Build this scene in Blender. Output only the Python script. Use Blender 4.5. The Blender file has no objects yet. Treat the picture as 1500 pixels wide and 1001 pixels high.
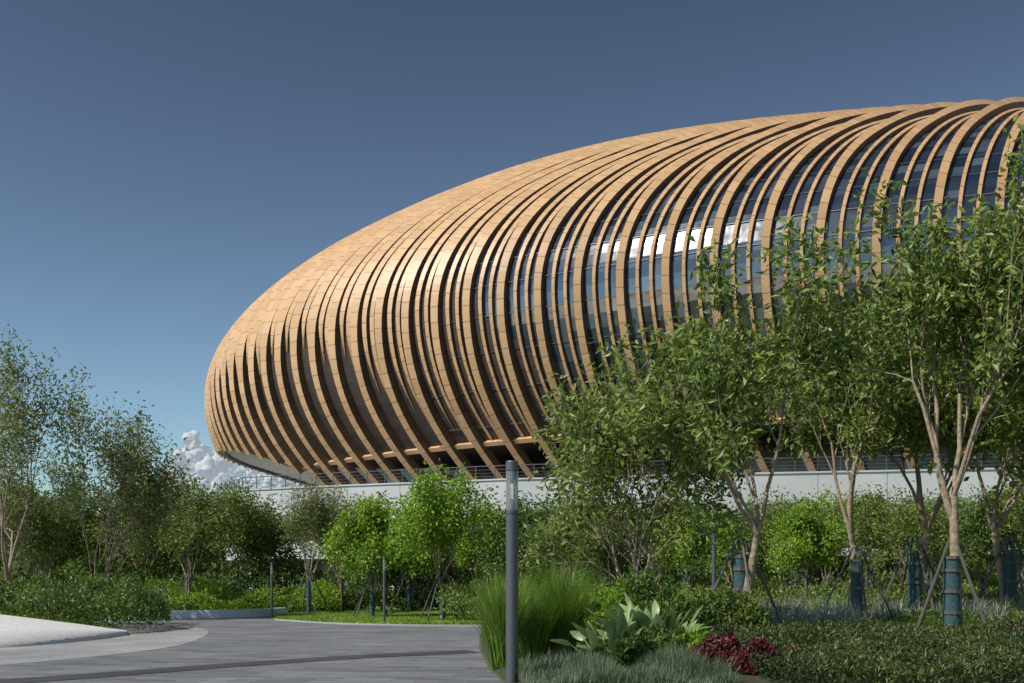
import bpy, math, random
import numpy as np
from mathutils import Vector, noise, Matrix
R=math.radians
F=1667.0
CAMH=1.7
def X(px,Y): return (px-750)/F*Y
rng=np.random.default_rng(7); random.seed(7)
scene=bpy.context.scene
col=scene.collection

# ---------------------------------------------------------------- mesh builder
class MB:
    def __init__(s): s.v=[];s.q=[];s.m=[];s.r=[];s.p=[];s.n=0
    def add(s,v,q,mat=0,rnd=None,pv=None):
        v=np.asarray(v,dtype=np.float64).reshape(-1,3); q=np.asarray(q,dtype=np.int64).reshape(-1,4)
        s.v.append(v); s.q.append(q+s.n); s.n+=len(v)
        s.m.append(np.full(len(q),mat) if np.isscalar(mat) else np.asarray(mat))
        if rnd is None: rnd=rng.random(len(q))
        s.r.append(np.full(len(q),rnd) if np.isscalar(rnd) else np.asarray(rnd))
        s.p.append(np.zeros(len(v)) if pv is None else np.asarray(pv))
    def mesh(s,name,mats,smooth=()):
        v=np.concatenate(s.v);q=np.concatenate(s.q);m=np.concatenate(s.m);r=np.concatenate(s.r);p=np.concatenate(s.p)
        me=bpy.data.meshes.new(name)
        me.vertices.add(len(v)); me.vertices.foreach_set('co',v.astype(np.float32).ravel())
        me.loops.add(len(q)*4); me.loops.foreach_set('vertex_index',q.astype(np.int32).ravel())
        me.polygons.add(len(q)); me.polygons.foreach_set('loop_start',(np.arange(len(q))*4).astype(np.int32))
        try: me.polygons.foreach_set('loop_total',np.full(len(q),4,dtype=np.int32))
        except Exception: pass
        for mt in mats: me.materials.append(mt)
        me.polygons.foreach_set('material_index',m.astype(np.int32))
        sm=np.isin(m,list(smooth)); me.polygons.foreach_set('use_smooth',sm)
        a=me.attributes.new('rnd','FLOAT','FACE'); a.data.foreach_set('value',r.astype(np.float32))
        a=me.attributes.new('pv','FLOAT','POINT'); a.data.foreach_set('value',p.astype(np.float32))
        me.update(calc_edges=True)
        return me
    def obj(s,name,mats,smooth=(),parent=None):
        o=bpy.data.objects.new(name,s.mesh(name,mats,smooth)); col.objects.link(o)
        if parent: o.parent=parent
        return o
def empty(name,loc=(0,0,0)):
    e=bpy.data.objects.new(name,None); e.location=loc; col.objects.link(e); return e
def tube(mb,pts,rad,sides=6,mat=0,cap=False):
    pts=[Vector(p) for p in pts]; n=len(pts); V=[]
    ref=Vector((1,0,0))
    for i,p in enumerate(pts):
        d=(pts[min(i+1,n-1)]-pts[max(i-1,0)])
        if d.length<1e-6: d=Vector((0,0,1))
        d.normalize()
        a=d.cross(ref)
        if a.length<.1: a=d.cross(Vector((0,1,0)))
        a.normalize(); b=d.cross(a)
        for k in range(sides):
            t=2*math.pi*k/sides
            V.append(p+(a*math.cos(t)+b*math.sin(t))*rad[i])
    Q=[]
    for i in range(n-1):
        for k in range(sides):
            k2=(k+1)%sides
            Q.append((i*sides+k,i*sides+k2,(i+1)*sides+k2,(i+1)*sides+k))
    if cap:
        V.append(pts[-1]); c=len(V)-1; o=(n-1)*sides
        for k in range(0,sides,2): Q.append((o+k,o+(k+1)%sides,o+(k+2)%sides,c))
        V.append(pts[0]); c=len(V)-1
        for k in range(0,sides,2): Q.append((c,(k+2)%sides,(k+1)%sides,k))
    mb.add([tuple(v) for v in V],Q,mat)
def box(mb,c,s,mat=0,rot=0):
    cx,cy,cz=c;sx,sy,sz=s[0]/2,s[1]/2,s[2]/2;V=[]
    for z in(-sz,sz):
        for x,y in((-sx,-sy),(sx,-sy),(sx,sy),(-sx,sy)):
            V.append((cx+x*math.cos(rot)-y*math.sin(rot),cy+x*math.sin(rot)+y*math.cos(rot),cz+z))
    mb.add(V,[(3,2,1,0),(4,5,6,7),(0,1,5,4),(1,2,6,5),(2,3,7,6),(3,0,4,7)],mat)
def sheet(name,poly,z,mat):
    me=bpy.data.meshes.new(name); me.from_pydata([(x,y,z) for x,y in poly],[],[list(range(len(poly)))]); me.materials.append(mat)
    if me.polygons[0].normal.z<0: me.flip_normals()
    o=bpy.data.objects.new(name,me); col.objects.link(o); return o
def curve_pts(pts,n=8):
    out=[];P=[np.array(p,float) for p in pts];P=[2*P[0]-P[1]]+P+[2*P[-1]-P[-2]]
    for i in range(1,len(P)-2):
        for k in range(n):
            t=k/n;a,b,c,d=P[i-1:i+3]
            out.append(tuple(.5*((2*b)+(-a+c)*t+(2*a-5*b+4*c-d)*t*t+(-a+3*b-3*c+d)*t**3)))
    out.append(tuple(P[-2])); return out

# ---------------------------------------------------------------- materials
def newmat(name):
    m=bpy.data.materials.new(name); m.use_nodes=True; nt=m.node_tree
    return m,nt,nt.nodes['Principled BSDF']
def N(nt,t,**k):
    n=nt.nodes.new(t)
    for a,b in k.items(): setattr(n,a,b)
    return n
def ramp(nt,stops):
    r=N(nt,'ShaderNodeValToRGB'); e=r.color_ramp.elements
    while len(e)<len(stops): e.new(.5)
    for i,(p,c) in enumerate(stops): e[i].position=p; e[i].color=(*c,1)
    return r
def simple(name,c1,c2=None,scale=4,rough=.7,metal=0,bump=.0,detail=6):
    m,nt,b=newmat(name); L=nt.links
    c2=c2 or tuple(x*.8 for x in c1)
    tc=N(nt,'ShaderNodeTexCoord'); no=N(nt,'ShaderNodeTexNoise'); no.inputs['Scale'].default_value=scale; no.inputs['Detail'].default_value=detail
    L.new(tc.outputs['Object'],no.inputs['Vector'])
    r=ramp(nt,[(.3,c1),(.7,c2)]); L.new(no.outputs['Fac'],r.inputs['Fac']); L.new(r.outputs['Color'],b.inputs['Base Color'])
    b.inputs['Roughness'].default_value=rough; b.inputs['Metallic'].default_value=metal
    if bump:
        bp=N(nt,'ShaderNodeBump'); bp.inputs['Strength'].default_value=bump; bp.inputs['Distance'].default_value=.05
        L.new(no.outputs['Fac'],bp.inputs['Height']); L.new(bp.outputs['Normal'],b.inputs['Normal'])
    return m
def leafmat(name,dark,mid,light,trans=.3,rough=.45):
    m,nt,b=newmat(name); L=nt.links
    at=N(nt,'ShaderNodeAttribute'); at.attribute_name='rnd'
    tc=N(nt,'ShaderNodeTexCoord'); no=N(nt,'ShaderNodeTexNoise'); no.inputs['Scale'].default_value=.9; no.inputs['Detail'].default_value=2
    L.new(tc.outputs['Object'],no.inputs['Vector'])
    mx=N(nt,'ShaderNodeMath',operation='MULTIPLY_ADD'); mx.inputs[1].default_value=.55
    s=N(nt,'ShaderNodeMath',operation='MULTIPLY_ADD'); s.inputs[1].default_value=1.4; s.inputs[2].default_value=-.45
    L.new(no.outputs['Fac'],s.inputs[0]); L.new(at.outputs['Fac'],mx.inputs[0]); L.new(s.outputs[0],mx.inputs[2])
    r=ramp(nt,[(.05,dark),(.5,mid),(.95,light)]); L.new(mx.outputs[0],r.inputs['Fac'])
    L.new(r.outputs['Color'],b.inputs['Base Color']); b.inputs['Roughness'].default_value=rough
    tr=N(nt,'ShaderNodeBsdfTranslucent'); L.new(r.outputs['Color'],tr.inputs['Color'])
    ms=N(nt,'ShaderNodeMixShader'); ms.inputs[0].default_value=trans
    L.new(b.outputs[0],ms.inputs[1]); L.new(tr.outputs[0],ms.inputs[2]); L.new(ms.outputs[0],nt.nodes['Material Output'].inputs['Surface'])
    return m
def panelmat(name,c1,c2,step,rough=.5,line=.05,dark=.45):
    m,nt,b=newmat(name); L=nt.links
    pv=N(nt,'ShaderNodeAttribute'); pv.attribute_name='pv'; rn=N(nt,'ShaderNodeAttribute'); rn.attribute_name='rnd'
    ad=N(nt,'ShaderNodeMath',operation='MULTIPLY_ADD'); ad.inputs[1].default_value=1/step
    L.new(pv.outputs['Fac'],ad.inputs[0]); L.new(rn.outputs['Fac'],ad.inputs[2])
    fr=N(nt,'ShaderNodeMath',operation='FRACT'); L.new(ad.outputs[0],fr.inputs[0])
    fl=N(nt,'ShaderNodeMath',operation='FLOOR'); L.new(ad.outputs[0],fl.inputs[0])
    lt=N(nt,'ShaderNodeMath',operation='GREATER_THAN'); lt.inputs[1].default_value=line; L.new(fr.outputs[0],lt.inputs[0])
    cb=N(nt,'ShaderNodeCombineXYZ'); L.new(fl.outputs[0],cb.inputs[0]); L.new(rn.outputs['Fac'],cb.inputs[1])
    wn=N(nt,'ShaderNodeTexWhiteNoise'); L.new(cb.outputs[0],wn.inputs['Vector'])
    r=ramp(nt,[(0,c1),(1,c2)]); L.new(wn.outputs['Value'],r.inputs['Fac'])
    mx=N(nt,'ShaderNodeMix',data_type='RGBA'); mx.inputs[6].default_value=(c1[0]*dark,c1[1]*dark,c1[2]*dark,1)
    L.new(lt.outputs[0],mx.inputs[0]); L.new(r.outputs['Color'],mx.inputs[7]); L.new(mx.outputs[2],b.inputs['Base Color'])
    b.inputs['Roughness'].default_value=rough
    return m
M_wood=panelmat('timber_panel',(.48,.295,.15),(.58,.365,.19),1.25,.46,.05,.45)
M_side_shade=panelmat('rib_side_shade',(.09,.055,.033),(.12,.075,.045),1.25)  # side faces coloured dark to stand in for shade between ribs
M_brown=panelmat('soffit_panel_shaded',(.035,.023,.017),(.05,.033,.024),1.6,.8)  # panel brown taken darker, painting in the shadow deep in the rib gaps
M_parapet=simple('bronze_parapet',(.20,.12,.065),(.16,.095,.05),.3,.5)
M_glass,nt,b=newmat('facade_glass'); L=nt.links
at=N(nt,'ShaderNodeAttribute'); at.attribute_name='rnd'
r=ramp(nt,[(0,(.008,.013,.024)),(.7,(.02,.03,.048)),(1,(.07,.09,.11))]); L.new(at.outputs['Fac'],r.inputs['Fac']); L.new(r.outputs['Color'],b.inputs['Base Color'])
b.inputs['Roughness'].default_value=.16; b.inputs['IOR'].default_value=2.0
tc=N(nt,'ShaderNodeTexCoord'); no=N(nt,'ShaderNodeTexNoise'); no.inputs['Scale'].default_value=.5; L.new(tc.outputs['Object'],no.inputs['Vector'])
bp=N(nt,'ShaderNodeBump'); bp.inputs['Strength'].default_value=.2; bp.inputs['Distance'].default_value=.3; L.new(no.outputs['Fac'],bp.inputs['Height']); L.new(bp.outputs['Normal'],b.inputs['Normal'])
M_soffit=panelmat('soffit_glass',(.60,.63,.60),(.74,.76,.72),1.5,.35)  # pale base colour stands in for light reflected by the glass
M_mull=simple('mullion_metal',(.12,.14,.16),None,2,.4,.3)
M_white=simple('white_concrete',(.47,.48,.485),(.39,.395,.40),.35,.75)
M_dark=simple('dark_glazing',(.02,.024,.028),(.035,.04,.04),.3,.2)
M_louv=simple('louver_metal',(.10,.10,.10),None,1,.5)
M_deck=simple('deck_stone',(.35,.34,.33),None,.5,.8)
M_roof=simple('roof_metal',(.3,.3,.3),None,.1,.5)
M_post=simple('post_paint',(.085,.09,.10),(.075,.08,.09),6,.42,.2)
M_bark=simple('bark',(.36,.28,.19),(.18,.14,.095),9,.9,0,.6)
M_wrap=simple('trunk_wrap',(.035,.085,.09),(.02,.055,.06),14,.8,0,.5)
M_pole=simple('stake_pole',(.06,.065,.06),(.10,.09,.07),5,.7)
M_leafA=leafmat('leaf_olive',(.045,.085,.015),(.16,.235,.04),(.31,.37,.09),.4)
M_leafB=leafmat('leaf_bright',(.09,.18,.014),(.22,.36,.028),(.34,.48,.055),.42)
M_leafC=leafmat('leaf_willow',(.07,.105,.03),(.18,.225,.06),(.32,.35,.12),.4)
M_leafD=leafmat('leaf_dark',(.03,.065,.010),(.095,.165,.027),(.19,.28,.055),.4)
M_leafH=leafmat('leaf_hedge',(.018,.035,.008),(.055,.085,.018),(.12,.165,.04),.3)
M_grass=leafmat('grass_blade',(.07,.15,.012),(.18,.29,.025),(.28,.38,.05),.3,.6)
M_feather=leafmat('feather_grass',(.05,.11,.012),(.15,.26,.03),(.28,.40,.07),.4,.5)
M_silver=leafmat('silver_grass',(.16,.20,.15),(.32,.36,.29),(.50,.52,.44),.25,.6)
M_lav=leafmat('lavender',(.06,.10,.05),(.13,.18,.09),(.20,.23,.17),.25,.7)
M_red=leafmat('red_leaf',(.05,.008,.010),(.13,.02,.025),(.22,.05,.05),.25,.5)
M_flower=leafmat('flower',(.22,.05,.03),(.32,.11,.05),(.4,.22,.15),.2,.6)
M_paddle=leafmat('paddle_leaf',(.12,.19,.07),(.20,.29,.11),(.32,.40,.20),.25,.4)
M_ground=simple('ground_soil_grass',(.05,.075,.02),(.09,.11,.035),1.2,.95,0,.6)
M_soil=simple('bed_soil',(.03,.035,.015),(.05,.05,.025),5,.95,0,.6)
M_lawn=simple('lawn_turf',(.10,.19,.02),(.16,.25,.035),2.2,.95,0,.5)
M_kerb=simple('white_terrazzo',(.76,.76,.74),(.60,.60,.59),9,.55,0,.2)
def paving(name,c1,c2,mort,rot,w=.6,h=.15):
    m,nt,b=newmat(name); L=nt.links
    tc=N(nt,'ShaderNodeTexCoord'); mp=N(nt,'ShaderNodeMapping'); mp.inputs['Rotation'].default_value=(0,0,rot); L.new(tc.outputs['Object'],mp.inputs['Vector'])
    br=N(nt,'ShaderNodeTexBrick'); br.inputs['Scale'].default_value=1; br.inputs['Brick Width'].default_value=w; br.inputs['Row Height'].default_value=h
    br.inputs['Mortar Size'].default_value=.006; br.inputs['Color1'].default_value=(*c1,1); br.inputs['Color2'].default_value=(*c2,1); br.inputs['Mortar'].default_value=(*mort,1)
    L.new(mp.outputs[0],br.inputs['Vector'])
    no=N(nt,'ShaderNodeTexNoise'); no.inputs['Scale'].default_value=.4; no.inputs['Detail'].default_value=8; L.new(tc.outputs['Object'],no.inputs['Vector'])
    mx=N(nt,'ShaderNodeMix',data_type='RGBA',blend_type='MULTIPLY'); mx.inputs[0].default_value=.7
    rr=ramp(nt,[(.35,(.7,.7,.7)),(.65,(1.1,1.1,1.1))]); L.new(no.outputs['Fac'],rr.inputs['Fac'])
    L.new(br.outputs['Color'],mx.inputs[6]); L.new(rr.outputs['Color'],mx.inputs[7]); L.new(mx.outputs[2],b.inputs['Base Color'])
    b.inputs['Roughness'].default_value=.75
    bp=N(nt,'ShaderNodeBump'); bp.inputs['Strength'].default_value=.4; bp.inputs['Distance'].default_value=.01; L.new(br.outputs['Fac'],bp.inputs['Height']); bp.invert=True
    L.new(bp.outputs['Normal'],b.inputs['Normal']); return m
M_pave=paving('paving_grey',(.105,.112,.122),(.21,.218,.23),(.06,.06,.065),R(6),.9,.2)
M_pave2=paving('paving_light',(.25,.25,.255),(.33,.33,.33),(.15,.15,.15),R(-40),.8,.4)
M_band=paving('paving_dark',(.045,.042,.042),(.065,.06,.06),(.02,.02,.02),R(20),.6,.2)

# ---------------------------------------------------------------- arena
CX,CY=90.6,158.; A_,B_=130.,95.; Z0=24.3; CL=40.; ZD=9.0; ZR=13.4
def delta(th):
    t=th%360; d=abs(t-180); return min(d,180-d) if d>90 else d
def sm(a,b,x): t=max(0,min(1,(x-a)/(b-a))); return t*t*(3-2*t)
def cc(th): return 33.0-9.7*sm(24,74,delta(th))
def S(th,ph,off=0.):
    t=R(th);p=R(ph);c=cc(th) if ph>=0 else CL
    ct,st,cp,sp=math.cos(t),math.sin(t),math.cos(p),math.sin(p)
    P=Vector((CX+A_*ct*cp,CY+B_*st*cp,Z0+c*sp))
    if off:
        n=Vector((ct*cp/A_,st*cp/B_,sp/c)); n.normalize(); P+=n*off
    return P
def phz(z): return -math.degrees(math.asin((Z0-z)/CL))
def zrim(th):
    d=delta(th)
    return ZD+9.3*max(0,1-(d/28.5)**2.6)**.5
def zlow(th): return max(ZR,zrim(th))
PEND=52
arena=empty('arena_building')
NM=206; DM=360/NM
mb=MB(); nth=NM*3; rows=44
V=np.zeros((nth,rows+1,3)); PV=np.zeros((nth,rows+1)); mats=np.zeros((nth,rows),int)
for i in range(nth):
    th=i*360/nth; lo=phz(zlow(th)); dd=delta(th)
    pb=30-50*sm(30,54,dd)
    for j in range(rows+1):
        ph=lo+(PEND-lo)*j/rows; V[i,j]=S(th,ph,0)
        PV[i,j]=(ph-lo)/180*math.pi*90
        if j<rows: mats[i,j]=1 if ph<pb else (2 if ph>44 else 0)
idx=np.arange(nth*(rows+1)).reshape(nth,rows+1)
i2=np.roll(idx,-1,axis=0)
Q=np.stack([idx[:,:-1],i2[:,:-1],i2[:,1:],idx[:,1:]],-1)
mb.add(V,Q.reshape(-1,4),mats.ravel(),None,PV.ravel())
for ring in range(2):
    V=[];Q=[];mt=[];pv=[]
    for i in range(nth):
        th=i*360/nth; z=zlow(th); P=S(th,phz(z)); k=.84; t=R(th)
        I=Vector((CX+A_*k*math.cos(t),CY+B_*k*math.sin(t),z+.3))
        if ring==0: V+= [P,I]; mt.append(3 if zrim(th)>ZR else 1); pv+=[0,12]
        else: V+=[I,Vector((I.x,I.y,ZD))]; mt.append(4); pv+=[0,6]
    n=nth
    Q=[(2*i,2*i+1,2*((i+1)%n)+1,2*((i+1)%n)) for i in range(n)]
    mb.add([tuple(v) for v in V],Q,np.array(mt),None,pv)
V=[];
for i in range(nth): V.append(tuple(S(i*360/nth,PEND)))
for i in range(nth):
    t=R(i*360/nth); V.append((CX+A_*.3*math.cos(t),CY+B_*.3*math.sin(t),46.5))
Q=[(i,(i+1)%nth,nth+(i+1)%nth,nth+i) for i in range(nth)]
mb.add(V,Q,5)
V=V[nth:]+[(CX,CY,47)]
Q=[(i,(i+1)%nth,(i+2)%nth,nth) for i in range(0,nth,2)]
mb.add(V,Q,5)
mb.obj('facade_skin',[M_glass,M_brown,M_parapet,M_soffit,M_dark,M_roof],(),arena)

mb=MB()
def rib(thc,kind,idx_):
    lo_d=phz(max(ZD,zrim(thc))); lo_s=phz(zlow(thc)); d=delta(thc)
    if kind==0: lo=lo_d+.05
    else:
        tip=(-2-1.5*kind)+2*sm(18,30,d)-18*sm(31,46,d)+(1.2 if idx_%2 else 0)+.8*math.sin(idx_*1.9)
        lo=max(lo_s,tip)
    n=46; V=[];pv=[];prev=None;acc=0
    full=(.385,.288,.262)[kind]; mn=(.14,.062,.062)[kind]
    for j in range(n+1):
        ph=lo+(PEND-lo)*j/n
        q=(51-d)/36+ph/75
        g=sm(0,1,q)
        w=(mn+(full-mn)*g)*DM
        if kind: w*= (.08+.92*sm(0,7,ph-lo)) if lo>lo_s+1 else 1
        else: w*=1-.38*sm(1,-9,ph)*sm(0,.6,g)
        ho=(.40,.25,.25)[kind]*(1-g)+(.55,.42,.30)[kind]*g
        if kind==0: ho+=.32*sm(3,-12,ph)+.55*sm(24,42,ph)
        else: ho*= .3+.7*sm(0,6,ph-lo)
        tl=(.22,.08,.08)[kind]*(1-g)+.2*g
        if kind==0: tl+=.2*sm(24,42,ph)
        P=S(thc,ph)
        if prev is not None: acc+=(P-prev).length
        prev=P
        a=thc-w/2;b_=thc+w/2
        V+=[tuple(S(a,ph,ho+tl)),tuple(S(b_,ph,ho)),tuple(S(b_,ph,-.05)),tuple(S(a,ph,-.05))]
        pv+=[acc]*4
    Q=[];mt=[]
    for j in range(n):
        for k in range(4):
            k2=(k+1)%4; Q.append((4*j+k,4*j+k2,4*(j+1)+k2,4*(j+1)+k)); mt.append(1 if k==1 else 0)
    Q.append((3,2,1,0)); Q.append((4*n,4*n+1,4*n+2,4*n+3)); mt+=[0,0]
    mb.add(V,Q,np.array(mt),random.random(),pv)
for i in range(NM):
    t0=i*DM
    rib(t0,0,i); rib(t0+DM*.36,1,i); rib(t0+DM*.66,2,i)
mb.obj('ribs',[M_wood,M_side_shade],(),arena)
mb=MB()
def ringstrip(thr,f,w,dep,mat):
    V=[]
    m=len(thr)
    for th in thr:
        ph=f(th); c=S(th,ph,0)
        n=(S(th,ph,1)-c); up=(S(th,ph+.3)-S(th,ph-.3)).normalized()
        for a,b_ in((0,-w),(dep,-w),(dep,w),(0,w)): V.append(tuple(c+n*a+up*b_))
    Q=[]
    for i in range(m-1):
        for k in range(4):
            k2=(k+1)%4;Q.append((4*i+k,4*i+k2,4*(i+1)+k2,4*(i+1)+k))
    mb.add(V,Q,mat)
T=[i*360/412 for i in range(413)]
for ph0 in range(-14,44,4):
    seg=[t for t in T if 40<delta(t)]
    for a0,a1 in((0,90),(90,180),(180,270),(270,360)):
        s=[t for t in seg if a0<=t<=a1]
        if len(s)>2: ringstrip(s,lambda t:ph0,.025,.06,0)
for lo_,hi_ in((207.5,332.5),(27.5,152.5)):
    ringstrip([t for t in T if lo_<=t<=hi_],lambda t:phz(ZR),.2,.3,1)
for lo_,hi_ in((218,322),(38,142)):
    ringstrip([t for t in T if lo_<=t<=hi_],lambda t:46.5,2.2,.7,2)
rimT=[151+i*58/120 for i in range(121)]
ringstrip(rimT,lambda t:phz(max(zrim(t),ZR))-.2,.18,.3,2)
mb.obj('ring_beams',[M_mull,M_wood,M_parapet],(),arena)

# ---------------------------------------------------------------- podium
pod=empty('podium_building')
edge=[(-30,150),(-24.5,97),(-22.3,93),(-17,90),(0,82.6),(12,79.3),(34,74.5),(60,67),(120,66),(200,105),(240,260),(-30,260)]
def offp(k): return [(105+(x-105)*k,170+(y-170)*k) for x,y in edge]
def prism(mb,poly,z0,z1,mat,top=False):
    n=len(poly);V=[(x,y,z0) for x,y in poly]+[(x,y,z1) for x,y in poly]
    mb.add(V,[(i,(i+1)%n,n+(i+1)%n,n+i) for i in range(n)],mat)
mb=MB()
prism(mb,edge,6.3,ZD,0)
for z in (5.0,5.28,5.56,5.84,6.12): 
    prism(mb,offp(.993),z-.05,z+.05,2)
prism(mb,offp(.988),4.8,6.3,1)
prism(mb,offp(.999),3.4,4.8,0)
prism(mb,offp(.955),0,3.4,1)
mb.obj('podium_wall',[M_white,M_dark,M_louv],(),pod)
for nm,z,k in(('deck',ZD,1.0),('soffit_upper',6.3,1.0),('soffit_lower',3.4,.999),('ledge',4.8,.999)):
    o=sheet(nm,offp(k),z-.001,M_deck if nm=='deck' else M_white); o.parent=pod
mb=MB(); mr=MB(); mj=MB()
for (x0,y0),(x1,y1) in zip(edge[0:9],edge[1:10]):
    L_=math.hypot(x1-x0,y1-y0); n=max(1,int(L_/1.5)); ang=math.atan2(y1-y0,x1-x0)
    nx,ny=-math.sin(ang),math.cos(ang)
    for i in range(n):
        t=i/n; x=x0+(x1-x0)*t+nx*.4;y=y0+(y1-y0)*t+ny*.4
        box(mr,(x,y,ZD+.55),(.06,.06,1.1),0,ang)
        if i%5==0: box(mb,(x+nx*1.2,y+ny*1.2,1.7),(.5,.5,3.4),0,ang)
        if i%3==0: box(mj,(x-nx*.4,y-ny*.4,7.65),(.03,.012,2.69),0,ang)
    mx,my=(x0+x1)/2+nx*.4,(y0+y1)/2+ny*.4
    for z,h in((1.12,.06),(.85,.025),(.6,.025),(.35,.025),(.12,.03)): box(mr,(mx,my,ZD+z),(L_,.05 if h>.05 else .025,h),0,ang)
    box(mj,((x0+x1)/2-nx*.03,(y0+y1)/2-ny*.03,ZD+.06),(L_,.12,.12),1,ang)
mb.obj('columns',[M_white],(),pod)
mj.obj('wall_joints_and_coping',[M_louv,M_white],(),pod)
mr.obj('deck_railing',[M_post])

# ---------------------------------------------------------------- ground
me_g=sheet('ground',[(-3000,-300),(3000,-300),(3000,4000),(-3000,4000)],0,M_ground)
sheet('bounce_sheet',[(-150,102),(-31,102),(-31,240),(-150,240)],.01,M_deck)  # added pale sheet that bounces light up onto the mouth soffit
pav=[(-40,2),(1.2,2),(.4,14),(-.1,18.5),(-.45,22),(-.8,28),(-1.0,35),(-1,42)]+curve_pts([(-1,42),(-4,42.6),(-7,44.5),(-10,48.5),(-11.2,53),(-11,58)],5)+[(-40,58)]
sheet('paved_plaza',pav,.004,M_pave)
light=curve_pts([(-12.5,19),(-10.2,22.7),(-8.9,27),(-8.8,31),(-10.1,37.8),(-12.5,43),(-17,49)],6)+[(-30,50),(-30,19)]
sheet('paved_path',light,.009,M_pave2)
c1=curve_pts([(-10.5,16.2),(-7.9,18.9),(-5.4,22.2),(-3.0,24.9),(-.7,26.6)],8)
band=c1+[(x-.4,y+1.0) for x,y in reversed(c1)]
sheet('paving_band',band,.013,M_band)
lawn=[(-.95,42.1)]+[(x,y+.15) for x,y in curve_pts([(-1,42),(-4,42.6),(-7,44.5),(-10,48.5),(-11.2,53),(-11,58)],5)]+[(-30,62),(-40,74),(50,74),(50,42)]
sheet('lawn',lawn,.02,M_lawn)
def kerb(name,pts,w,h,mat,slope=0):
    mb=MB();V=[];n=len(pts)
    for i,p in enumerate(pts):
        a=np.array(pts[max(i-1,0)]);b_=np.array(pts[min(i+1,n-1)]);t=(b_-a)/np.linalg.norm(b_-a);nn=np.array((-t[1],t[0]));p=np.array(p)
        q=p+nn*w; s=p+nn*slope
        V+=[(*p,0),(*s,h-.02),(*(s+nn*.02),h),(*q,h),(*q,0)]
    Q=[(5*i+k,5*(i+1)+k,5*(i+1)+k+1,5*i+k+1) for i in range(n-1) for k in range(4)]
    Q+=[(0,1,2,3),(5*n-5,5*n-2,5*n-3,5*n-4)]
    mb.add(V,Q,0); return mb.obj(name,[mat])
kerb('lawn_kerb',[(x,y+.02) for x,y in reversed(curve_pts([(-1,42),(-4,42.6),(-7,44.5),(-10,48.5)],5))],-.15,.06,M_deck)
kerb('planter_kerb',curve_pts([(-20,51.5),(-17,50.3),(-14,50.8),(-11.8,52.6),(-11.0,56)],6),.5,.36,M_kerb,.1)
O=curve_pts([(-18,24.6,0),(-14.8,26.0,0),(-12.8,28.6,0),(-11.9,32,0),(-11.9,35.2,0)],6)
I=curve_pts([(-19,29.5,.95),(-16.8,30.8,.92),(-14.9,32.3,.76),(-13.6,34,.48),(-12.2,35.9,.14)],6)
mb=MB();V=[]
for o,i in zip(O,I):
    o=np.array(o);i=np.array(i)
    V+=[o,o+(0,0,.12)+(i-o)*.02,o*.55+i*.45+np.array((0,0,.08)),i,i+np.array((-.35,.5,0)),np.array((i[0]-.35,i[1]+.5,0))]
n=len(O); mb.add(V,[(6*i+k,6*(i+1)+k,6*(i+1)+k+1,6*i+k+1) for i in range(n-1) for k in range(5)],0)
mb.obj('planter_bench',[M_kerb],(0,))
sheet('grass_patch',[(-16,20),(-11.4,22.8),(-10.9,23.7),(-11.3,24.6),(-16,24.4)],.02,M_lawn)
def bh(x,y):
    return .06+.40*sm(0,5,x+.5)*sm(16,26,y)+.1*noise.noise(Vector((x*.3,y*.3,0)))*sm(0,3,x)
mb=MB();nx,ny=60,60;V=[]
def bx0(y): return float(np.interp(y,[10,14,18.5,22,28,35,42,60],[1.1,.45,-.05,-.4,-.75,-.95,-.95,-.95]))
for j in range(ny+1):
    y=11+(49-11)*j/ny; x0=bx0(y)
    for i in range(nx+1):
        x=x0+(30-x0)*(i/nx)**1.3; V.append((x,y,bh(x,y) if i else .03))
Q=[(j*(nx+1)+i,j*(nx+1)+i+1,(j+1)*(nx+1)+i+1,(j+1)*(nx+1)+i) for j in range(ny) for i in range(nx)]
mb.add(V,Q,0); mb.obj('planting_bed',[M_soil],(0,))

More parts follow.
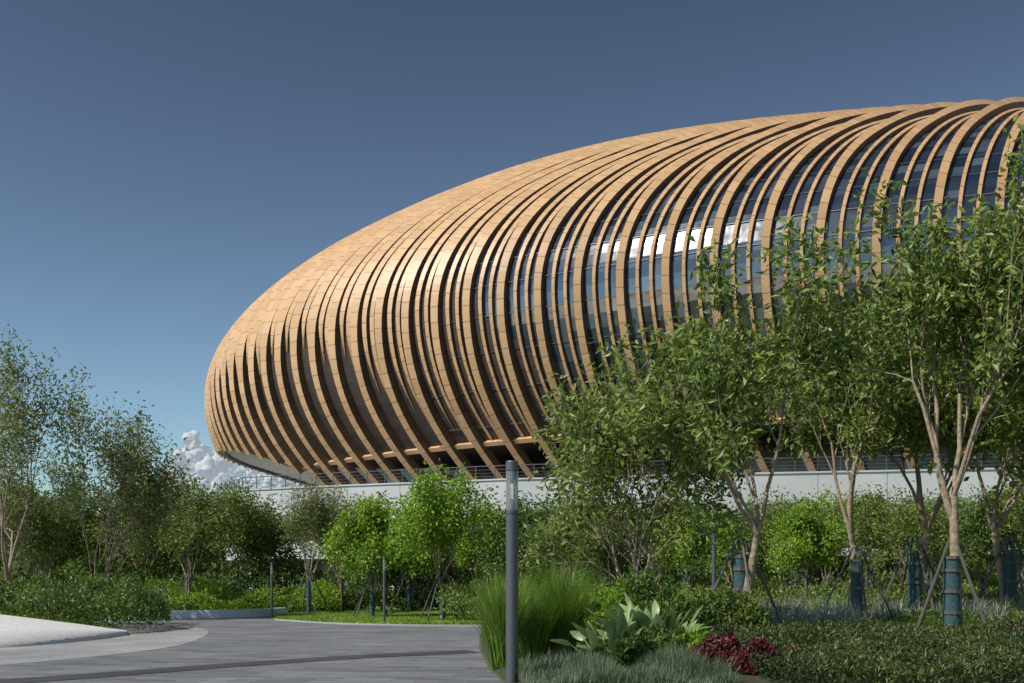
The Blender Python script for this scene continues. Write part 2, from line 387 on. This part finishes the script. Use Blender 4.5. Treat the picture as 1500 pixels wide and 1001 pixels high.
# ---------------------------------------------------------------- vegetation
def unit(a): return a/np.maximum(np.linalg.norm(a,axis=-1,keepdims=True),1e-9)
def leaves(mb,pos,dr,L_,W_,mat):
    n=len(pos); pos=np.asarray(pos); dr=unit(np.asarray(dr))
    s=unit(np.cross(dr,unit(rng.normal(size=(n,3))))); nn=np.cross(dr,s)
    L_=np.broadcast_to(L_,(n,))[:,None]*(.7+.6*rng.random((n,1))); W_=np.broadcast_to(W_,(n,))[:,None]*(.8+.4*rng.random((n,1)))
    m=pos+dr*L_*.45
    V=np.stack([pos,m+s*W_/2+nn*W_*.15,pos+dr*L_-nn*L_*.08,m-s*W_/2+nn*W_*.15],1).reshape(-1,3)
    mb.add(V,np.arange(4*n).reshape(n,4),mat)
def gen_tree(seed,H,W,fork=.3,nl=4,levels=4,spread=34,leafL=.19,leafW=.07,per=9,r0=.15,mat=None,wrap=True,cl=.22,stems=1,low=0.35):
    rs=random.Random(seed); br=[];tips=[]
    def rv(): return Vector((rs.gauss(0,1),rs.gauss(0,1),rs.gauss(0,1)))
    def child_dir(d,ang):
        a=d.cross(rv()).normalized(); return (Matrix.Rotation(R(ang),3,a)@d).normalized()
    def grow(p,d,L_,r,lev):
        n=5 if lev<=1 else 3; pts=[p.copy()]; rad=[r]
        for i in range(n):
            d=(d+rv()*.13+Vector((0,0,.07 if lev<3 else .02))).normalized(); p=p+d*L_/n; pts.append(p.copy()); rad.append(r*(1-.45*(i+1)/n))
        br.append((pts,rad,lev))
        if lev>=levels:
            for q in pts[1:]: tips.append((q,d))
            return
        if lev>=levels-1: tips.append((pts[-1],d))
        nc=rs.choice((3,4)) if lev>0 else nl
        for c in range(nc):
            if c<2 or lev==0: k=n; 
            else: k=rs.randint(max(1,n//2),n-1)
            if lev==0: k=rs.choice((n-1,n,n))
            ang=rs.uniform(.5,1.25)*spread*(1.0 if lev else .9)
            dd=child_dir(d,ang)
            if lev==0:
                az=2*math.pi*(c+rs.uniform(-.3,.3))/nc; a=R(ang); dd=Vector((math.cos(az)*math.sin(a),math.sin(az)*math.sin(a),math.cos(a)))
            if dd.z<-.25: dd.z=.1; dd.normalize()
            grow(pts[k],dd,L_c[lev+1]*rs.uniform(.7,1.25),rad[k]*rs.uniform(.6,.8),lev+1)
    top=H*(1-fork)
    L_c=[H*fork,top*.42,top*.30,top*.22,top*.14,top*.1]
    for s in range(stems):
        d0=Vector((rs.gauss(0,.04),rs.gauss(0,.04),1)).normalized() if stems==1 else Vector((math.cos(s*6.28/stems+.5)*.35,math.sin(s*6.28/stems+.5)*.35,1)).normalized()
        grow(Vector((0.12*(s>0)*math.cos(s*3),0.12*(s>0)*math.sin(s*3),0)),d0,L_c[0],r0/(stems**.4),0)
    T=np.array([t[0] for t in tips]); D=np.array([t[1] for t in tips])
    rad=np.percentile(np.hypot(T[:,0],T[:,1]),96); sx=(W/2)/rad; zmax=np.percentile(T[:,2],99.5); sz=H/zmax
    mb=MB()
    def tf(p):
        k=min(1,max(0,p[2]/(H*fork*.8))) if fork>.2 else 1
        return (p[0]*(1+(sx-1)*k),p[1]*(1+(sx-1)*k),p[2]*sz)
    for pts,rr,lev in br: tube(mb,[tf(p) for p in pts],[max(x,.007) for x in rr],8 if lev<2 else 4,0)
    T=T*np.array((sx,sx,sz)); n=len(T)
    k=rng.poisson(per*rng.choice([.3,.8,1.2,1.7],n)); ii=np.repeat(np.arange(n),k)
    P=T[ii]+rng.normal(size=(len(ii),3))*cl; d=D[ii]*.5+rng.normal(size=(len(ii),3))*.7+np.array((0,0,-.35))
    keep=P[:,2]>H*low*.8; P=P[keep];d=d[keep]
    leaves(mb,P,d,leafL,leafW,1)
    if wrap:
        tube(mb,[(0,0,0),(0,0,.9),(0,0,1.8)],[r0*1.35,r0*1.2,r0*1.25],10,2)
        for z in(.5,1.0,1.5,1.8): tube(mb,[(0,0,z-.04),(0,0,z+.04)],[r0*1.4]*2,10,3)
        for a in range(4):
            t=a*math.pi/2+.4+seed
            tube(mb,[(math.cos(t)*1.15,math.sin(t)*1.15,-.05),(math.cos(t)*.1,math.sin(t)*.1,2.2)],[.035,.035],5,3)
    return mb.mesh('tree_mesh',[M_bark,mat or M_leafA,M_wrap,M_pole],(0,2))
def put(me,x,y,z=0,rot=0,s=1,name='broadleaf_tree'):
    o=bpy.data.objects.new(name,me); o.location=(x,y,z); o.rotation_euler=(0,0,rot); o.scale=(s,s,s); col.objects.link(o); return o
def putp(me,px,Y,z=None,rot=0,s=1,name='broadleaf_tree'):
    x=X(px,Y); return put(me,x,Y,(bh(x,Y) if (Y<49 and px>715) else 0) if z is None else z,rot,s,name)

tA=gen_tree(11,10.9,6.9,.28,5,4,36,.26,.105,11.5,.17,low=.3)
tB=gen_tree(5,9.2,6.2,.26,4,4,36,.26,.105,11,.15,cl=.2)
tC=gen_tree(23,7.2,5.8,.10,3,4,36,.24,.095,5,.13,stems=3,wrap=False,low=.3,cl=.2)
tD=gen_tree(31,9.6,5.0,.28,4,4,32,.25,.10,10,.14)
putp(tA,1395,27); putp(tB,1085,27.5,rot=1.0); putp(tC,930,30); putp(tD,1255,33)
putp(tA,1560,29,rot=2.2,s=.98); putp(tB,1480,37,rot=4,s=1.2); putp(tB,1340,35,rot=2.6,s=1.15)
tE=gen_tree(41,6.1,3.9,.25,5,4,40,.18,.10,12,.09,M_leafB,cl=.22,low=.3)
tE2=gen_tree(43,5.2,3.5,.28,5,4,40,.18,.10,11,.09,M_leafB,cl=.22,low=.3)
tS=gen_tree(47,6.4,3.8,.2,4,4,34,.17,.065,7,.09,M_leafC,cl=.2,low=.25)
putp(tE,648,47,rot=.5); putp(tE2,545,51); putp(tS,452,56,rot=.2)
putp(tE2,600,60,rot=2); putp(tE,700,57,rot=3,s=.85); putp(tS,500,60,rot=3)
put(tE2,-18.5,24.5,0,rot=1,s=1.0)
tF=gen_tree(53,11.6,7.6,.16,4,4,30,.22,.085,12,.16,M_leafC,cl=.30,low=.2,wrap=False)
tG=gen_tree(59,9.4,6.3,.12,4,4,32,.20,.08,8,.13,M_leafC,cl=.28,low=.2,wrap=False,stems=2)
tH=gen_tree(61,6.9,5.6,.2,4,4,38,.20,.09,12,.12,M_leafA,cl=.28,low=.25)
putp(tF,15,47); putp(tG,150,50); putp(tH,275,58); putp(tH,350,64,rot=2); putp(tG,-60,55,rot=2,s=1.1)
putp(tF,70,62,rot=1,s=.75); putp(tH,215,66,rot=4,s=1)
tK=gen_tree(67,6.6,5.6,.18,5,4,42,.21,.11,12,.12,M_leafD,cl=.30,low=.15)
tL=gen_tree(71,6.8,5.2,.2,5,4,42,.21,.10,11,.12,M_leafA,cl=.30,low=.15)
k=0
for px,Y,m,s in[(760,56,tK,.85),(835,60,tK,.9),(890,52,tK,.75),(960,60,tL,.85),(1010,50,tE,.85),(1080,58,tK,.85),(1150,52,tL,.8),(1215,60,tE,1.0),(1270,48,tL,.72),(1330,56,tK,.85),(1390,60,tL,.9),(1440,46,tK,.7),(1500,56,tE,1.0),(1180,42,tE2,.75),(1350,42,tL,.6),(1540,44,tL,.8),(820,44,tL,.55),(400,66,tK,.9),(310,68,tK,.95),(560,63,tK,.72),(660,63,tK,.72),(240,70,tK,1.0),(130,70,tK,1.1),(60,58,tH,.8),(30,68,tK,1.1),(-30,66,tK,1.1)]:
    k+=1.7; putp(m,px,Y,rot=k,s=s)

def mass(name,pts_fn,n,hfn,L_,W_,mat,mats=None,up=.5,base=None,deep=.75):
    mb=MB(); xy=pts_fn(n); n=len(xy)
    h=np.array([hfn(x,y) for x,y in xy]); b0=np.array([base(x,y) for x,y in xy]) if base else np.zeros(n)
    z=b0+h*(1-rng.random(n)**1.7*deep)
    d=rng.normal(size=(n,3))*.7+np.array((0,0,up))
    leaves(mb,np.column_stack([xy,z]),d,L_,W_,0)
    return mb
def rect(x0,x1,y0,y1): return lambda n: np.column_stack([rng.uniform(x0,x1,n),rng.uniform(y0,y1,n)])
def nz(x,y,s,o=0): return noise.noise(Vector((x*s,y*s,o)))
mass('h',rect(-50,55,63,65.5),40000,lambda x,y:1.9+1.6*nz(x,y,.35)+.6*nz(x,y,1.2,4),.26,.15,M_leafD).obj('background_hedge',[M_leafD])
mass('h',rect(-3,32,45,52),34000,lambda x,y:1.2+.7*nz(x,y,.5,2)+.4*nz(x,y,1.5,4),.18,.09,M_leafD).obj('shrub_hedge',[M_leafA])
mass('h',rect(-22,-9,57,63),22000,lambda x,y:max(.1,1.0+1.2*nz(x,y,.45,8)),.17,.09,M_leafB).obj('shrub_hedge',[M_leafB])
mass('h',rect(-12,0,60,63),14000,lambda x,y:max(.1,.9+.8*nz(x,y,.5,3)),.17,.09,M_leafD).obj('shrub_hedge',[M_leafD])
def lh(n):
    p=np.column_stack([rng.uniform(-24,-11.9,n),rng.uniform(33,45,n)])
    e=np.interp(p[:,0],[-24,-17,-14.5,-13,-11.9],[31,31.6,33.6,35,37])
    e2=np.interp(p[:,0],[-14,-12.6,-11.9],[45,42,39]); return p[(p[:,1]>e)&(p[:,1]<e2)]
mb=mass('h',lh,54000,lambda x,y:(1.05+1.0*nz(x,y,.5,1)+.55*nz(x,y,1.6,1))*min(1,.4+(-11.7-x)*.5)+.25,.15,.07,M_leafA)
p=lh(500); leaves(mb,np.column_stack([p,1.1+.3*rng.random(len(p))]),rng.normal(size=(len(p),3)),.09,.07,1)
mb.obj('flowering_hedge',[M_leafD,M_silver])
mass('h',lambda n: np.column_stack([rng.uniform(-130,-28,n),rng.uniform(120,150,n)]),40000,lambda x,y:8+4*nz(x,y,.08)+2*nz(x,y,.3),.9,.6,M_leafD).obj('distant_tree_line',[M_leafD])

def blades(mb,root,L_,bend,w,mat,upz=1.0,seg=4,spread=.5):
    n=len(root); az=rng.random(n)*2*math.pi; h=np.column_stack([np.cos(az),np.sin(az),np.zeros(n)])
    side=np.column_stack([-np.sin(az),np.cos(az),np.zeros(n)])
    L_=(L_*(.65+.6*rng.random(n)))[:,None]; lean=(rng.random(n)*spread)[:,None]; bd=(bend*rng.random(n))[:,None]
    V=[]
    for k in range(seg+1):
        t=k/seg; c=root+h*(lean*t+bd*t*t)*L_+np.array((0,0,upz))*(t-bd*.35*t*t*t-lean*.2*t)*L_
        ww=w*(1-t**1.5)+.001
        V+=[c-side*ww/2,c+side*ww/2]
    V=np.stack(V,1); m=2*(seg+1)
    base=(np.arange(n)*m)[:,None,None]
    q=np.array([(2*k,2*k+1,2*k+3,2*k+2) for k in range(seg)])[None]
    mb.add(V.reshape(-1,3),(base+q).reshape(-1,4),mat,np.repeat(rng.random(n),seg))
def clump(cx,cy,r,n):
    a=rng.random(n)*6.283; rr=np.sqrt(rng.random(n))*r; x=cx+rr*np.cos(a);y=cy+rr*np.sin(a)
    return np.column_stack([x,y,[bh(u,v) if u>bx0(v) else 0. for u,v in zip(x,y)]])
for cx,cy,r,n,L_ in[(-.18,21.4,.18,1300,1.7),(.45,22.2,.22,1300,1.35),(1.0,22.6,.2,1700,1.75),(.2,23.4,.25,1100,1.6)]:
    mb=MB(); blades(mb,clump(cx,cy,r,n),L_,.45,.019,0,spread=.26); mb.obj('feather_grass_clump',[M_feather])
mb=MB(); p=np.column_stack([rng.uniform(.1,3.4,14000),rng.uniform(17,20.2,14000)]); p=p[p[:,0]>.15]
hh=np.array([.75+.9*nz(a,b_,1.3,6) for a,b_ in p])
blades(mb,np.column_stack([p,[bh(a,b_) for a,b_ in p]]),.40*hh,.3,.013,0,spread=.7); mb.obj('lavender_bed',[M_lav])
def ell(cx,cy,rx,ry):
    def f(n):
        a=rng.random(n)*6.283; r=np.sqrt(rng.random(n)); return np.column_stack([cx+rx*r*np.cos(a),cy+ry*r*np.sin(a)])
    return f
def dome(cx,cy,rx,ry,h): return lambda x,y: h*math.sqrt(max(0,1-((x-cx)/rx)**2-((y-cy)/ry)**2)*.9+.1)*(1+.5*nz(x,y,3,2)+.3*nz(x,y,7,2))
for cx,cy,rx,ry,h,n in[(3.5,19.3,.55,.5,.5,3500),(4.05,19.0,.45,.4,.42,2600)]:
    mass('h',ell(cx,cy,rx,ry),n,dome(cx,cy,rx,ry,h),.09,.05,M_red,base=bh).obj('red_shrub',[M_red])
for cx,cy,rx,ry,h,n,m in[(2.3,20.3,.9,.6,.55,6000,M_leafD),(2.95,20.9,.9,.7,.5,6000,M_leafB),(1.9,24.5,1,.8,1.15,7000,M_leafB),(3.4,24,1.1,.8,.9,7000,M_leafD),(2.8,27,1.3,1,1.3,8000,M_leafD),(4.6,25.8,1.2,1,.9,7000,M_leafA)]:
    mass('h',ell(cx,cy,rx,ry),n,dome(cx,cy,rx,ry,h),.12,.06,m,base=bh).obj('green_shrub',[m])
f=lambda n: (lambda p:p[p[:,0]>4.0+.15*np.sin(p[:,1]*3)])(np.column_stack([rng.uniform(3.9,14,n),rng.uniform(16.5,23.5,n)]))
hf=lambda x,y:.36+.22*nz(x,y,.9,3)+.16*nz(x,y,3,3)
mb=mass('h',f,72000,hf,.095,.036,M_leafH,base=bh)
p=f(1500); leaves(mb,np.column_stack([p,[bh(a,b_)+hf(a,b_)+.02 for a,b_ in p]]),rng.normal(size=(len(p),3))+np.array((0,0,1)),.045,.03,1)
mb.obj('flowering_hedge',[M_leafH,M_flower])
mb=MB(); p=np.column_stack([rng.uniform(3,19,60000),rng.uniform(23,34,60000)])
blades(mb,np.column_stack([p,[bh(a,b_) for a,b_ in p]]),.14,.4,.025,0,seg=2,spread=.8); mb.obj('lawn_grass',[M_grass])
mb=MB()
cs=[(rng.uniform(6,20),rng.uniform(33,36)) for _ in range(120)]+[(rng.uniform(4.5,9),rng.uniform(27.5,31.5)) for _ in range(45)]
R_=np.concatenate([clump(cx,cy,rng.uniform(.12,.3),40) for cx,cy in cs]); blades(mb,R_,.45+.4*rng.random(len(R_)),.4,.028,0,spread=.8); mb.obj('silver_grass_row',[M_silver])
mass('h',rect(5,20,32.5,36.5),10000,lambda x,y:.25+.5*nz(x,y,.7,9),.13,.06,M_leafD,base=bh).obj('shrub_hedge',[M_leafA])
mass('h',rect(2,20,35.5,38.5),26000,lambda x,y:.55+.4*nz(x,y,.7,5),.14,.07,M_leafD,base=bh).obj('shrub_hedge',[M_leafA])
mb=MB(); p=np.column_stack([rng.uniform(-13,0,60000),rng.uniform(42.5,62,60000)]); e=np.interp(p[:,0],[-11.2,-10,-7,-4,-1,0],[53,48.7,44.7,42.8,42.2,42.2]); p=p[(p[:,1]>e)&(p[:,0]>-11)]
blades(mb,np.column_stack([p,np.full(len(p),.02)]),.12,.4,.035,0,seg=2,spread=.8); mb.obj('lawn_grass',[M_grass])
mb=MB(); p=np.column_stack([rng.uniform(-16,-11,9000),rng.uniform(22,24.4,9000)]); p=p[p[:,0]<-11.2]
p=np.concatenate([p,np.column_stack([rng.uniform(-24,-12.9,26000),rng.uniform(29.9,36.5,26000)])])
e=np.interp(p[:,0],[-24,-19,-16.8,-14.9,-13.6,-12.2],[29.9,30.0,31.3,32.8,34.5,36.4]); ok=(p[:,1]>e)|(p[:,1]<25); p=p[ok]
z=np.where(p[:,1]>28,np.interp(p[:,0],[-19,-16.8,-14.9,-13.6,-12.3],[.85,.8,.65,.38,.05]),0.0)
blades(mb,np.column_stack([p,z]),.17,.4,.025,0,seg=2,spread=.8); mb.obj('lawn_grass',[M_grass])

def paddle_plant(name,cx,cy,nl,Lf,Wf,hh,rad):
    mb=MB(); z0=bh(cx,cy)
    for i in range(nl):
        az=random.uniform(0,6.283); r=rad*math.sqrt(random.random()); bx=cx+math.cos(az)*r*.5; by=cy+math.sin(az)*r*.5
        el=R(random.uniform(35,82)); out=az+random.uniform(-.5,.5)
        d=Vector((math.cos(out)*math.cos(el),math.sin(out)*math.cos(el),math.sin(el))); sl=hh*random.uniform(.5,1)
        p0=Vector((bx,by,z0)); p1=p0+d*sl
        tube(mb,[p0,(p0+p1)/2+Vector((0,0,.02)),p1],[.015,.012,.01],4,0)
        side=Vector((-math.sin(out),math.cos(out),0)); side=(Matrix.Rotation(random.uniform(-.7,.7),3,d)@side).normalized()
        L_=Lf*random.uniform(.7,1.15);W_=Wf*random.uniform(.8,1.15);n=8;V=[];p=p1.copy();dd=d.copy();curl=random.uniform(.04,.13)
        for k in range(n+1):
            t=k/n; w=W_*math.sin(math.pi*min(1,(t*.93+.07))**.8)**.8 if k<n else .0
            nn=side.cross(dd).normalized(); w=max(w,.003)
            V+=[p-side*w/2+nn*w*.22,p,p+side*w/2+nn*w*.22]
            p=p+dd*L_/n; dd=(dd+Vector((math.cos(out)*curl,math.sin(out)*curl,-curl*.9))).normalized()
        Q=[]
        for k in range(n): Q+=[(3*k,3*k+1,3*k+4,3*k+3),(3*k+1,3*k+2,3*k+5,3*k+4)]
        mb.add([tuple(v) for v in V],Q,0,random.random())
    return mb.obj(name,[M_paddle],(0,))
paddle_plant('broadleaf_plant',1.85,20.6,38,.52,.21,.75,.6)
paddle_plant('broadleaf_plant',2.7,21.2,52,.58,.23,.9,.75)

# ---------------------------------------------------------------- lamps
M_lampglass,nt,b=newmat('lamp_glass'); b.inputs['Base Color'].default_value=(.85,.88,.9,1); b.inputs['Roughness'].default_value=.08; b.inputs['Transmission Weight'].default_value=.85; b.inputs['IOR'].default_value=1.1
def lamp(x,y,H,r,z=0):
    e=empty('street_lamp',(x,y,z))
    mb=MB(); tube(mb,[(0,0,0),(0,0,.02),(0,0,.021),(0,0,H*.76)],[r*1.7,r*1.7,r,r],24,0,True); mb.obj('post',[M_post],(),e)
    mb=MB(); tube(mb,[(0,0,H*.76),(0,0,H*.765),(0,0,H*.766),(0,0,H*.78)],[r*.85,r*.85,r*.95,r*.95],24,0,True)
    tube(mb,[(0,0,H*.955),(0,0,H*.957),(0,0,H*.995),(0,0,H)],[r*.9,r,r,r*.9],24,0,True)
    for k in range(4):
        t=k*math.pi/2+.4; tube(mb,[(math.cos(t)*r*.75,math.sin(t)*r*.75,H*.78),(math.cos(t)*r*.75,math.sin(t)*r*.75,H*.956)],[r*.08]*2,5,0)
    tube(mb,[(0,0,H*.78),(0,0,H*.83)],[r*.55,r*.3],12,0,True); tube(mb,[(0,0,H*.9),(0,0,H*.956)],[r*.3,r*.7],12,0,True)
    mb.obj('lantern_frame',[M_post],(),e)
    mb=MB(); tube(mb,[(0,0,H*.781),(0,0,H*.954)],[r*.97]*2,24,0); mb.obj('lantern_glass',[M_lampglass],(0,),e)
lamp(0,18.4,3.63,.1)
lamp(X(563,45),45,2.65,.06); lamp(X(398,51),51,2.5,.06); lamp(X(1046,40),40,4.2,.08,.3); lamp(X(1365,45),45,4.2,.07,.3)

# ---------------------------------------------------------------- cloud
def cloud():
    M,nt,b=newmat('cloud'); b.inputs['Base Color'].default_value=(.30,.30,.30,1); b.inputs['Roughness'].default_value=1; b.inputs['Specular IOR Level'].default_value=0
    b.inputs['Emission Color'].default_value=(.62,.71,.84,1); b.inputs['Emission Strength'].default_value=.38  # glow stands in for sunlight scattered inside the cloud
    D=3000.; import bmesh
    bm=bmesh.new(); rs=random.Random(3)
    for i in range(620):
        px=rs.uniform(240,470)
        top=np.interp(px,[225,258,283,305,345,380,430,470],[730,668,628,655,676,690,702,714])
        rad=rs.uniform(3,11)*(1.0 if px<330 else .6); py=top+rad+ rs.random()**1.3*(770-top)
        mt=Matrix.Translation((X(px,D),D+rs.uniform(-20,20),CAMH+(850-py)/F*D))@Matrix.Scale(rad/F*D,4)
        bmesh.ops.create_icosphere(bm,subdivisions=3,radius=1,matrix=mt)
    for v in bm.verts:
        c=v.co; n=Vector((0,0,0))
        for s,a in((.04,8),(.12,3.5),(.3,2)):
            n+=noise.noise_vector(c*s)*a
        v.co=c+n
    me=bpy.data.meshes.new('cloud'); bm.to_mesh(me); bm.free(); me.materials.append(M)
    for p in me.polygons: p.use_smooth=True
    o=bpy.data.objects.new('cloud',me); col.objects.link(o)
cloud()

# ---------------------------------------------------------------- light, sky, camera
sd=Vector((-.72,-.44,.90)).normalized()
sun=bpy.data.lights.new('sun','SUN'); sun.energy=5.0; sun.angle=R(.5); sun.color=(1,.95,.87)
so=bpy.data.objects.new('sun',sun); so.rotation_euler=sd.to_track_quat('Z','Y').to_euler(); col.objects.link(so)
w=bpy.data.worlds.new('World'); scene.world=w; w.use_nodes=True; nt=w.node_tree; L=nt.links
bg=nt.nodes['Background']; sky=nt.nodes.new('ShaderNodeTexSky'); sky.sky_type='NISHITA'; sky.sun_disc=False
sky.sun_elevation=math.asin(sd.z); sky.sun_rotation=math.atan2(sd.x,sd.y)%(2*math.pi); sky.air_density=1.0; sky.dust_density=.3; sky.ozone_density=2.0
gm=nt.nodes.new('ShaderNodeGamma'); gm.inputs['Gamma'].default_value=2.3
hs=nt.nodes.new('ShaderNodeHueSaturation'); hs.inputs['Saturation'].default_value=.70; hs.inputs['Hue'].default_value=.478
vm=nt.nodes.new('ShaderNodeVectorMath'); vm.operation='SCALE'; vm.inputs['Scale'].default_value=.215
L.new(sky.outputs[0],gm.inputs['Color']); L.new(gm.outputs[0],vm.inputs[0]); L.new(vm.outputs[0],hs.inputs['Color']); L.new(hs.outputs[0],bg.inputs['Color']); bg.inputs['Strength'].default_value=.05
cam=bpy.data.cameras.new('camera'); cam.lens=40; cam.sensor_width=36; cam.shift_y=.2333; cam.clip_end=8000; cam.clip_start=.1
co=bpy.data.objects.new('camera',cam); co.location=(0,0,CAMH); co.rotation_euler=(R(90),0,0); col.objects.link(co); scene.camera=co
scene.view_settings.view_transform='Standard'; scene.view_settings.look='None'; scene.view_settings.exposure=0
